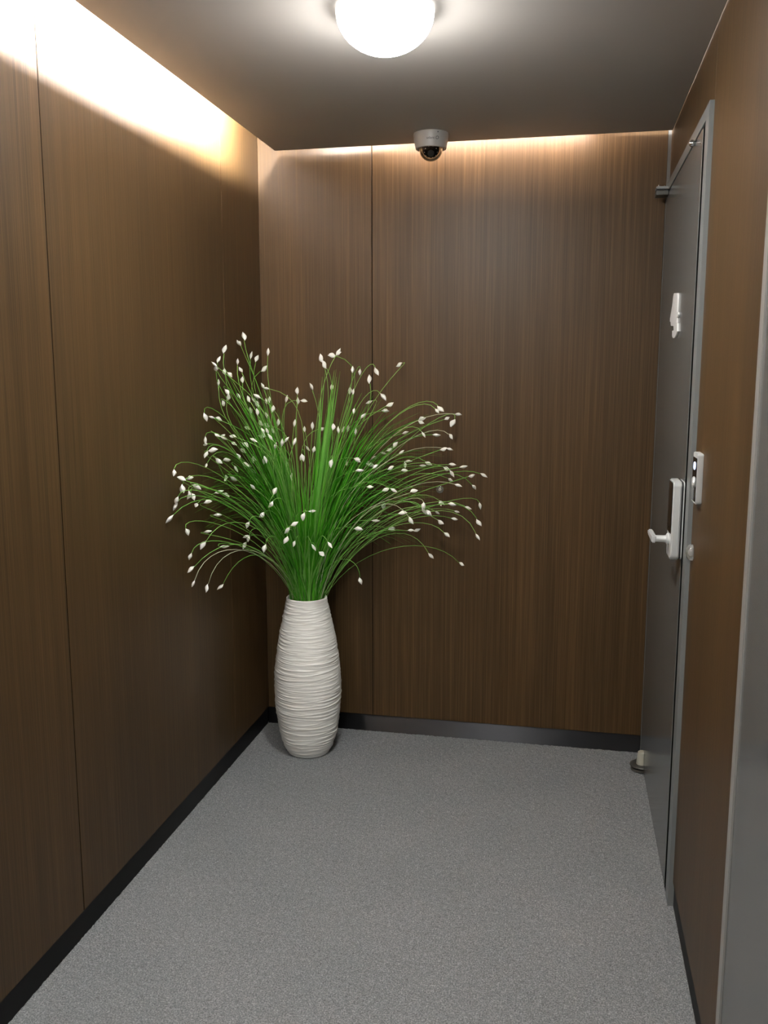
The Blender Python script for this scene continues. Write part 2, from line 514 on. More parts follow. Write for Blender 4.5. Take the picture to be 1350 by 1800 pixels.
half([(0, .008), (.034, .008), (.036, 0), (0, 0)], .005, plate_m, 'floor_plate', DX - .010)

# white raised sign
SGN = [(-0.4893, 1.7504), (-0.5902, 1.7421), (-0.6002, 1.7359), (-0.6037, 1.7004), (-0.6012, 1.685), (-0.6272, 1.6823), (-0.636, 1.6745), (-0.6311, 1.6692), (-0.6037, 1.6687), (-0.6029, 1.6537), (-0.6232, 1.6495), (-0.6338, 1.6252), (-0.6126, 1.6167), (-0.5736, 1.6088), (-0.5197, 1.6092), (-0.4971, 1.615), (-0.4917, 1.6337), (-0.5337, 1.633), (-0.5267, 1.6444), (-0.5094, 1.6477), (-0.445, 1.651), (-0.4312, 1.6629), (-0.4097, 1.6663), (-0.4077, 1.6753), (-0.4302, 1.695), (-0.457, 1.7151), (-0.4747, 1.743)]
t = thing('door_sign', 'small white raised sign high on the dark grey door', 'sign', (DX, -.60, 1.675))
bm = bmesh.new(); prism(bm, SGN, 'x', DX - .0052, DX - .0002, .0008); obj('sign_face', bm, letter_m, t)

# digital lock with lever
LY0, LY1, LZ0, LZ1 = -.870, -.972, .985, 1.206
def rrect(y0, y1, z0, z1, r, n=6):
    pts = []
    for cy, cz, a0 in ((y1 - r, z1 - r, 0), (y0 + r, z1 - r, PI / 2), (y0 + r, z0 + r, PI), (y1 - r, z0 + r, 1.5 * PI)):
        for k in range(n + 1):
            a = a0 + PI / 2 * k / n
            pts.append((cy + r * math.cos(a), cz + r * math.sin(a)))
    return pts
t = thing('door_lock', 'silver digital lock with black panel and lever on the grey door', 'lock', (DX, (LY0 + LY1) / 2, (LZ0 + LZ1) / 2))
bm = bmesh.new(); prism(bm, rrect(LY1 + .002, LY0 - .002, LZ0 + .002, LZ1 - .002, .012), 'x', DX - .0035, DX - .0002, .0005); obj('mount_plate', bm, silver, t, True)
bm = bmesh.new(); prism(bm, rrect(LY1 + .003, LY0 - .003, LZ0 + .003, LZ1 - .003, .012), 'x', DX - .008, DX - .0035); obj('gasket', bm, blackrub, t, True)
bm = bmesh.new(); prism(bm, rrect(LY1, LY0, LZ0, LZ1, .016), 'x', DX - .031, DX - .008, .003); lock_body = obj('lock_body', bm, silver, t, True)
bm = bmesh.new(); prism(bm, rrect(LY1 + .008, LY0 - .006, LZ0 + .072, LZ1 - .006, .010), 'x', DX - .0325, DX - .0305, .0005); panel = obj('glass_panel', bm, blackgloss, t, True, 'black glossy touch panel')
for k in range(3):
    obj('button', bmb((DX - .0335, LY0 - .030 - .02 * k, LZ0 + .082), (DX - .0322, LY0 - .022 - .02 * k, LZ0 + .088)), chrome, panel)
LYc, LZc = (LY0 + LY1) / 2, LZ0 + .052
lv = obj('lever_neck', bml([(.0, -.031), (.017, -.031), (.017, -.036), (.0105, -.040), (.0095, -.046), (.0095, -.075), (.0, -.075)], 28, 'x', (DX, LYc, LZc)), silver, t, True)
bm = bmesh.new(); prism(bm, [(LYc - .012, LZc - .011), (LYc + .10, LZc - .009), (LYc + .122, LZc - .006), (LYc + .122, LZc + .006), (LYc + .10, LZc + .0095), (LYc - .012, LZc + .011)], 'x', DX - .079, DX - .066, .003)
obj('lever', bm, silver, t, True)

# doorbell on the wood panel
BY0, BY1, BZ0, BZ1 = -1.128, -1.205, 1.176, 1.303
t = thing('doorbell', 'slim silver and black doorbell unit on the wood wall right of the door', 'doorbell', (W, (BY0 + BY1) / 2, (BZ0 + BZ1) / 2))
bm = bmesh.new(); prism(bm, rrect(BY1, BY0, BZ0, BZ1, .007), 'x', W - .0150, W - .0002, .0015); obj('body', bm, silver, t, True)
bm = bmesh.new(); prism(bm, rrect(BY1 + .004, BY0 - .004, BZ0 + .006, BZ1 - .012, .005), 'x', W - .0160, W - .0148); pan = obj('face_panel', bm, blackgloss, t, True, 'black glossy face panel')
obj('indicator', bml([(0, -.0022), (.009, -.0020), (.0105, 0)], 20, 'x', (W - .0160, (BY0 + BY1) / 2, BZ1 - .033)), led_m, pan, True, 'glowing blue white light')
obj('button', bml([(0, -.004), (.012, -.0038), (.0145, -.002), (.015, 0)], 28, 'x', (W - .0160, (BY0 + BY1) / 2 + .002, BZ0 + .052)), silver, pan, True)

# clear bumpers
def bumper(o, axis, s, r, h, label):
    t = thing('wall_bumper', label, 'bumper', o, 'clear door bumpers')
    pr = [(r * math.cos(a), s * h * (.25 + .75 * math.sin(a))) for a in np.linspace(0, PI / 2, 9)]; pr[-1] = (0, pr[-1][1])
    obj('dome', bml([(0, s * .0003), (r, s * .0003)] + pr, 32, axis, o), glass_b, t, True)
    obj('core', bml([(0, s * .0035), (r * .33, s * .0035), (r * .33, s * .0006), (0, s * .0006)], 20, axis, o), grey_p, t, True)
bumper((W, -1.096, 1.034), 'x', -1, .0215, .018, 'clear round bumper on the wood wall below the doorbell')
bumper((.737, 0, 1.041), 'y', -1, .0155, .010, 'clear round bumper on the back wall behind the white buds')

# ------------------------------------------------------------------ floor vase
VX, VY, VH = .249, -.238, .630
PROF = [(0, .081), (.021, .096), (.068, .111), (.115, .120), (.162, .126), (.208, .1305), (.254, .132), (.300, .132), (.346, .129), (.391, .124), (.436, .117), (.481, .110), (.526, .101), (.570, .091), (.612, .082), (.630, .0795)]
pz = np.array([a for a, b in PROF]); prr = np.array([b for a, b in PROF])
rs = np.random.RandomState(11)
NS, NR = 96, 330
zz = np.linspace(0, VH, NR); th = np.linspace(0, 2 * PI, NS, endpoint=False)
R0 = np.interp(zz, pz, prr)
R0 = np.convolve(np.pad(R0, 6, mode='edge'), np.ones(13) / 13, 'valid')
relief = np.zeros((NR, NS))
for _ in range(900):                               # coiled clay strings: many short, slightly slanted ridges
    z0, t0 = rs.rand() * VH, rs.rand() * 2 * PI
    half_w = rs.uniform(.3, 1.0); sl = rs.uniform(-.007, .007); wd = rs.uniform(.0011, .0021); am = rs.uniform(.0007, .0017)
    dt = (th - t0 + PI) % (2 * PI) - PI
    env = np.clip(1 - (dt / half_w) ** 2, 0, 1) ** .6
    zc = z0 + sl * dt + .0015 * np.sin(dt * 5 + t0)
    relief += am * env[None, :] * np.exp(-((zz[:, None] - zc[None, :]) / wd) ** 2)
relief = relief - relief.mean()
relief = np.clip(relief, -.0025, .0035)
fade = np.clip(np.minimum(zz / .02, (VH - zz) / .012), 0, 1)
RR = R0[:, None] + relief * fade[:, None]
t = thing('floor_vase', 'tall white ribbed vase standing in the corner', 'vase', (VX, VY, 0))
bm = bmesh.new(); rows = []
for i in range(NR):
    rows.append([bm.verts.new((VX + RR[i, k] * math.cos(th[k]), VY + RR[i, k] * math.sin(th[k]), .0025 + zz[i])) for k in range(NS)])
for rad, z in ((.077, VH + .0035), (.072, VH + .001), (.070, VH - .012), (.074, VH - .08)):
    rows.append([bm.verts.new((VX + rad * math.cos(a), VY + rad * math.sin(a), .0025 + z)) for a in th])
for A, B in zip(rows, rows[1:]):
    for k in range(NS):
        bm.faces.new([A[k], A[(k + 1) % NS], B[(k + 1) % NS], B[k]])
bm.faces.new(rows[0][::-1]); bm.faces.new(rows[-1])
bmesh.ops.recalc_face_normals(bm, faces=bm.faces)
obj('vase_body', bm, vase_m, t, 'all')

# ------------------------------------------------------------------ artificial grass with ivory buds, standing in the vase
rng = random.Random(21)
PX, PY, PZ = VX, VY, VH - .07
plant = thing('grass_bouquet', 'arching artificial green grass with small ivory buds in the white vase', 'plant', (PX, PY, PZ))
POFF = Vector((PX, PY, PZ))

def bez(p, n):
    out = []
    for i in range(n):
        s = i / (n - 1); u = 1 - s
        out.append(p[0] * u ** 3 + p[1] * (3 * u * u * s) + p[2] * (3 * u * s * s) + p[3] * s ** 3)
    return out

LAT = Vector((.979, .202, 0))
def keep_in(q):
    q = Vector((max(q.x, .018), min(q.y, -.018), q.z))
    if q.z < VH + .006:                             # inside the vase mouth
        d = Vector((q.x - PX, q.y - PY, 0))
        if d.length > .060:
            d = d.normalized() * .060
            q = Vector((PX + d.x, PY + d.y, q.z))
    return q

def mouth(pt, spread, z):
    """foot of a stem: on the side of the bunch it leans to"""
    d = Vector((pt.x - PX, pt.y - PY, 0)); L = d.length
    d = d / max(L, 1e-4)
    r = min(.052, .014 + L * .09) * rng.uniform(.55, 1.1) * spread
    a = rng.uniform(-.9, .9)
    d = Matrix.Rotation(a, 3, 'Z') @ d
    r = min(r, .056)
    q = Vector((d.x * r, d.y * r, 0)); l = q.dot(LAT)
    if abs(l - .004) < .009:                        # the bunch is tied in two halves
        q += LAT * ((.013 if l >= .004 else -.005) - l)
    return Vector((PX + q.x, PY + q.y, z))

def stem_path(p3, dr, n=16, tail=None):
    p0 = mouth(p3, 1.0, PZ + .01)
    d = p3 - p0; hor = Vector((d.x, d.y, 0))
    Ld = d.length
    rise = max(d.z, .12)
    low = max(0.0, .42 - d.z)                       # low heads hang from an arc
    k1 = min(1.0, hor.length / .35)
    p1 = p0 + hor * rng.uniform(.10, .24) + Vector((0, 0, rise * (.52 + .30 * k1) + low * .5))
    tl = tail if tail else min(.30 * Ld, .22) * rng.uniform(.6, 1.0)
    side = dr.dot(d.normalized())
    if side < -.2: tl *= .5
    p2 = p3 - dr * tl + Vector((0, 0, low * .35))
    return [keep_in(q) for q in bez([p0, p1, p2, p3], n)]

def local(bm):
    bmesh.ops.translate(bm, verts=bm.verts, vec=-POFF)

# three bud shapes, meshes shared by every copy
def bud_mesh(seed):
    r = random.Random(seed)
    bm = bmesh.new()
    L, wd, fl = .026, .0070, .62
    tw = r.uniform(-.5, .5)
    prof = [(0, .10), (.10, .26), (.25, .72), (.42, 1.0), (.60, .92), (.78, .58), (.92, .20), (1, .03)]
    rows = []
    for s, k in prof:
        row = []
        for i in range(8):
            a = 2 * PI * i / 8
            cr = 1 + .13 * math.sin(3 * a + 5 * s + seed)
            x, y = wd * k * cr * math.cos(a), wd * k * fl * cr * math.sin(a)
            x2 = x * math.cos(tw * s) - y * math.sin(tw * s); y2 = x * math.sin(tw * s) + y * math.cos(tw * s)
            row.append(bm.verts.new((x2 + .0025 * math.sin(s * 2.6 + seed), y2, (s - .0) * L)))
        rows.append(row)
    for A, B in zip(rows, rows[1:]):
        for i in range(8):
            bm.faces.new([A[i], A[(i + 1) % 8], B[(i + 1) % 8], B[i]])
    bm.faces.new(rows[0][::-1]); bm.faces.new(rows[-1])
    me = bpy.data.meshes.new('bud'); bm.to_mesh(me); bm.free()
    me.materials.append(bud_m)
    for p in me.polygons: p.use_smooth = True
    return me
BUDS = [bud_mesh(k) for k in range(4)]

# (x, y, z in mm; direction x, y, z in 1/100; number of petals) of each flower head
HEADS = [(47,-327,1629,-25,39,88,1),(49,-371,1606,0,-72,69,2),(47,-519,1578,11,31,94,1),(47,-576,1544,15,50,85,1),(53,-626,1528,-73,-20,65,1),
    (47,-601,1513,0,-77,64,1),(48,-524,1504,0,-12,99,1),(49,-487,1495,66,0,-75,1),(52,-409,1540,6,12,99,1),(65,-302,1562,14,17,98,1),
    (55,-215,1550,17,42,89,1),(62,-405,1512,-29,-21,93,1),(84,-227,1515,81,11,58,1),(108,-234,1575,6,15,99,1),(47,-347,1474,0,25,97,1),
    (46,-583,1466,0,8,100,1),(145,-410,1454,-30,-18,94,1),(117,-282,1443,-97,-19,17,1),(57,-539,1436,51,2,-86,1),(52,-517,1414,28,-12,95,1),
    (51,-558,1398,0,85,-53,1),(46,-388,1415,-62,31,72,1),(90,-401,1405,-52,5,85,1),(130,-415,1416,-87,-7,49,1),(47,-227,1396,-52,6,85,1),
    (92,-318,1383,-67,7,74,1),(102,-251,1393,-19,8,98,1),(106,-222,1398,-17,-1,98,1),(127,-424,1358,-17,-1,98,1),(180,-408,1369,19,-9,98,1),
    (131,-333,1344,-13,-18,98,1),(142,-235,1312,17,4,99,1),(58,-735,1361,15,10,-98,1),(62,-689,1354,-91,-23,35,1),(52,-607,1344,88,31,-36,1),
    (54,-628,1292,89,-13,-44,1),(49,-564,1278,92,17,-34,2),(52,-472,1274,-95,-16,26,1),(47,-714,1281,4,-18,-98,1),(40,-692,1264,0,-100,3,1),
    (58,-343,1296,-82,-43,37,1),(125,-362,1288,-33,-6,94,1),(118,-342,1269,-95,-26,18,2),(144,-302,1285,-55,32,77,1),(71,-148,1296,-99,11,12,1),
    (198,-482,1272,-66,0,75,1),(47,-457,1250,88,-6,-46,1),(74,-420,1242,84,-8,-53,1),(59,-692,1245,89,44,13,2),(43,-701,1232,0,-53,-85,1),
    (49,-972,1198,0,-36,-93,1),(46,-605,1203,74,33,-59,1),(51,-546,1195,97,-10,21,1),(46,-709,1195,0,-80,-60,1),(52,-914,1170,-92,-18,34,1),
    (49,-853,1166,98,-3,21,1),(47,-910,1144,-16,-10,-98,2),(50,-816,1136,89,-7,-46,1),(59,-881,1122,40,-26,-88,1),(59,-857,1109,55,-28,-78,2),
    (50,-955,1112,-35,9,-93,1),(42,-948,1094,-50,3,-87,1),(59,-1021,1067,-54,-47,-70,1),(45,-799,1073,0,-92,-39,1),(55,-735,1072,84,53,11,1),
    (53,-636,1094,81,52,28,1),(48,-552,1073,93,13,-34,1),(52,-897,1001,22,18,-96,1),(62,-671,1020,91,42,-3,1),(44,-718,969,97,13,19,1),
    (46,-745,933,-42,-40,-81,1),(42,-850,912,-35,9,-93,1),(45,-581,892,91,42,5,1),(51,-864,873,-75,-16,-65,1),(47,-847,821,-24,-47,-85,1),
    (56,-758,786,-30,-23,-92,1),(49,-617,757,-57,-37,-73,1),(46,-540,1128,0,-98,-22,2),(52,-490,1128,84,-8,-53,1),(46,-442,1157,68,-19,-71,1),
    (52,-427,1196,-53,10,84,1),(45,-368,1216,79,-15,-59,1),(91,-473,1175,44,24,-86,2),(56,-306,1137,84,-7,-54,2),(42,-221,1173,51,-2,-86,2),
    (136,-385,1187,-3,15,-99,2),(60,-239,1088,-79,-33,52,1),(144,-527,1099,-71,-25,65,1),(137,-485,1262,-89,15,44,1),(162,-187,1397,9,39,92,1),
    (251,-326,1432,9,-1,100,1),(232,-263,1395,17,0,98,1),(231,-193,1394,98,13,-16,1),(257,-162,1444,-36,8,93,1),(245,-352,1315,18,-4,98,1),
    (204,-84,1278,-17,-1,98,1),(309,-335,1304,10,-6,99,1),(282,-135,1285,96,1,28,1),(278,-462,1255,27,36,89,1),(232,-412,1259,61,23,76,1),
    (233,-469,1250,19,-11,98,1),(257,-228,1217,68,-22,-70,1),(287,-413,1201,-18,2,-98,2),(309,-327,1219,18,-2,98,1),(188,-404,1235,15,11,98,1),
    (146,-237,1165,2,-9,-100,1),(173,-233,1156,5,-26,-96,1),(204,-468,1076,44,34,83,1),(194,-484,1037,-60,-29,-75,1),(165,-499,1000,-75,-15,-65,1),
    (129,-545,969,-35,6,-93,1),(125,-533,915,-17,-2,-99,2),(105,-515,890,-24,-47,-85,1),(198,-567,893,-16,-9,-98,1),(284,-509,969,86,3,52,1),
    (239,-426,934,-76,-3,-65,1),(248,-484,910,-30,-25,-92,1),(261,-427,883,-46,-22,-86,1),(324,-506,1001,-16,-8,-98,1),(319,-398,1000,97,24,-1,1),
    (350,-488,886,51,0,-86,1),(362,-427,849,79,-24,-56,2),(403,-461,892,68,-17,-71,1),(329,-267,1550,-38,16,91,1),(345,-278,1527,-44,-25,86,1),
    (356,-213,1567,-86,-47,21,2),(405,-332,1573,44,32,84,2),(323,-115,1444,-9,44,89,1),(398,-395,1182,1,-46,-89,2),(292,-248,1071,45,31,84,1),
    (222,-322,1110,-7,35,94,1),(106,-242,1104,-22,22,95,1),(167,-428,1293,-48,-12,87,1),(226,-535,1088,42,41,81,1),(57,-181,1306,-43,-28,86,1),
    (52,-286,1359,-35,2,94,1),(434,-223,1510,-9,44,90,1),(465,-226,1506,0,-1,-100,1),(511,-156,1513,36,-7,-93,1),(584,-60,1534,-93,1,-37,1),
    (515,-292,1473,-22,20,96,1),(563,-297,1418,57,6,-82,1),(509,-258,1395,-92,9,-37,1),(559,-160,1381,82,32,48,1),(522,-66,1353,86,50,3,1),
    (390,-92,1426,-7,32,94,1),(452,-284,1431,9,40,91,1),(462,-318,1361,7,49,87,1),(491,-299,1343,57,-2,82,1),(365,-110,1280,23,51,83,1),
    (446,-225,1281,4,26,97,1),(378,-69,1279,11,31,94,1),(406,-328,1291,3,-13,99,1),(366,-260,1298,-8,38,92,1),(668,-62,1320,96,-5,29,2),
    (755,-229,1362,61,-17,-77,1),(761,-196,1374,68,-14,-72,1),(830,-212,1349,99,-5,-13,1),(800,-84,1315,-30,-24,-92,2),(774,-98,1328,81,52,28,1),
    (635,-229,1280,94,20,26,1),(696,-175,1273,55,-26,-79,1),(736,-135,1268,94,33,-2,1),(795,-139,1263,68,-15,-72,1),(778,-225,1222,92,21,34,1),
    (780,-65,1208,86,47,-21,1),(589,-181,1227,64,1,77,1),(567,-170,1213,-82,-32,-48,1),(545,-183,1198,-89,-41,20,1),(616,-209,1204,71,49,51,1),
    (491,-397,1196,99,-10,-12,2),(488,-103,1171,75,9,65,1),(443,-63,1147,93,4,36,1),(482,-158,1150,95,1,-31,1),(624,-109,1162,100,4,2,2),
    (704,-110,1157,84,-4,-54,1),(677,-81,1143,99,-11,5,1),(625,-187,1133,96,22,17,1),(581,-239,1149,93,13,35,1),(557,-393,1167,84,19,50,1),
    (776,-122,1141,82,43,-37,1),(790,-57,1147,86,51,-5,1),(800,-144,1125,48,12,-87,1),(851,-219,1156,92,35,15,1),(873,-120,1113,86,42,30,1),
    (912,-55,1109,83,35,-44,1),(786,-55,1088,80,39,-44,1),(830,-207,1086,95,-15,-28,1),(878,-59,1061,61,-11,-79,1),(903,-58,991,24,-34,-91,1),
    (857,-81,984,89,18,-43,1),(807,-197,1011,99,-11,5,1),(753,-65,998,73,22,-65,2),(814,-68,964,94,23,-27,1),(800,-58,934,88,43,-21,1),
    (912,-195,949,53,-9,-84,1),(908,-193,893,48,-27,-84,1),(748,-151,971,78,35,-52,1),(752,-92,927,88,-22,-42,1),(792,-212,898,78,0,-63,1),
    (735,-385,1033,16,9,-98,2),(747,-359,1003,70,29,-65,2),(727,-351,1009,51,-1,-86,1),(689,-402,983,60,-9,-79,1),(645,-355,995,99,10,10,1),
    (684,-321,1072,80,53,27,1),(624,-399,1087,88,-21,-42,1),(581,-335,1077,78,42,46,1),(521,-61,971,27,38,89,1),(526,-264,950,99,13,1,1),
    (493,-409,941,99,-11,-12,1),(536,-391,1095,99,11,1,1),(508,-446,1158,98,10,19,1),(548,-57,881,99,-12,-3,2),(672,-303,924,96,26,8,1),
    (650,-58,882,87,44,21,1),(709,-59,784,68,-15,-72,1),(833,-54,753,83,33,-44,1),(496,-367,743,15,10,-98,1),(405,-204,1158,-5,26,96,1),]
for (x, y, z, a, b, c, nb) in HEADS:
    P = Vector((x, y, z)) / 1000; D = Vector((a, b, c)).normalized()
    base = keep_in(P - D * .011)
    pts = stem_path(base, D)
    bm = bmesh.new()
    n = len(pts)
    tube(bm, pts, [.0009 + .0003 * i / n for i in range(n)], 5)
    out = abs((P - Vector((PX, PY, 0))).dot(LAT))
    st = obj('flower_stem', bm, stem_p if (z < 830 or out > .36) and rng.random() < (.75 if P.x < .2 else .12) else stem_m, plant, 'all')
    for k in range(nb):
        d = D
        if k: d = (D + Vector((rng.uniform(-.9, .9), rng.uniform(-.5, .2), rng.uniform(-.8, .8)))).normalized()
        bo = bpy.data.objects.new('bud', BUDS[rng.randrange(4)])
        COL.objects.link(bo); bo.parent = st
        bo.location = base - POFF
        sc = rng.uniform(.95, 1.28)
        bo.rotation_mode = 'QUATERNION'
        bo.rotation_quaternion = d.to_track_quat('Z', 'Y') @ Quaternion((0, 0, 1), rng.uniform(0, 6.28))
        bo.scale = (sc, sc, sc * rng.uniform(.9, 1.1))

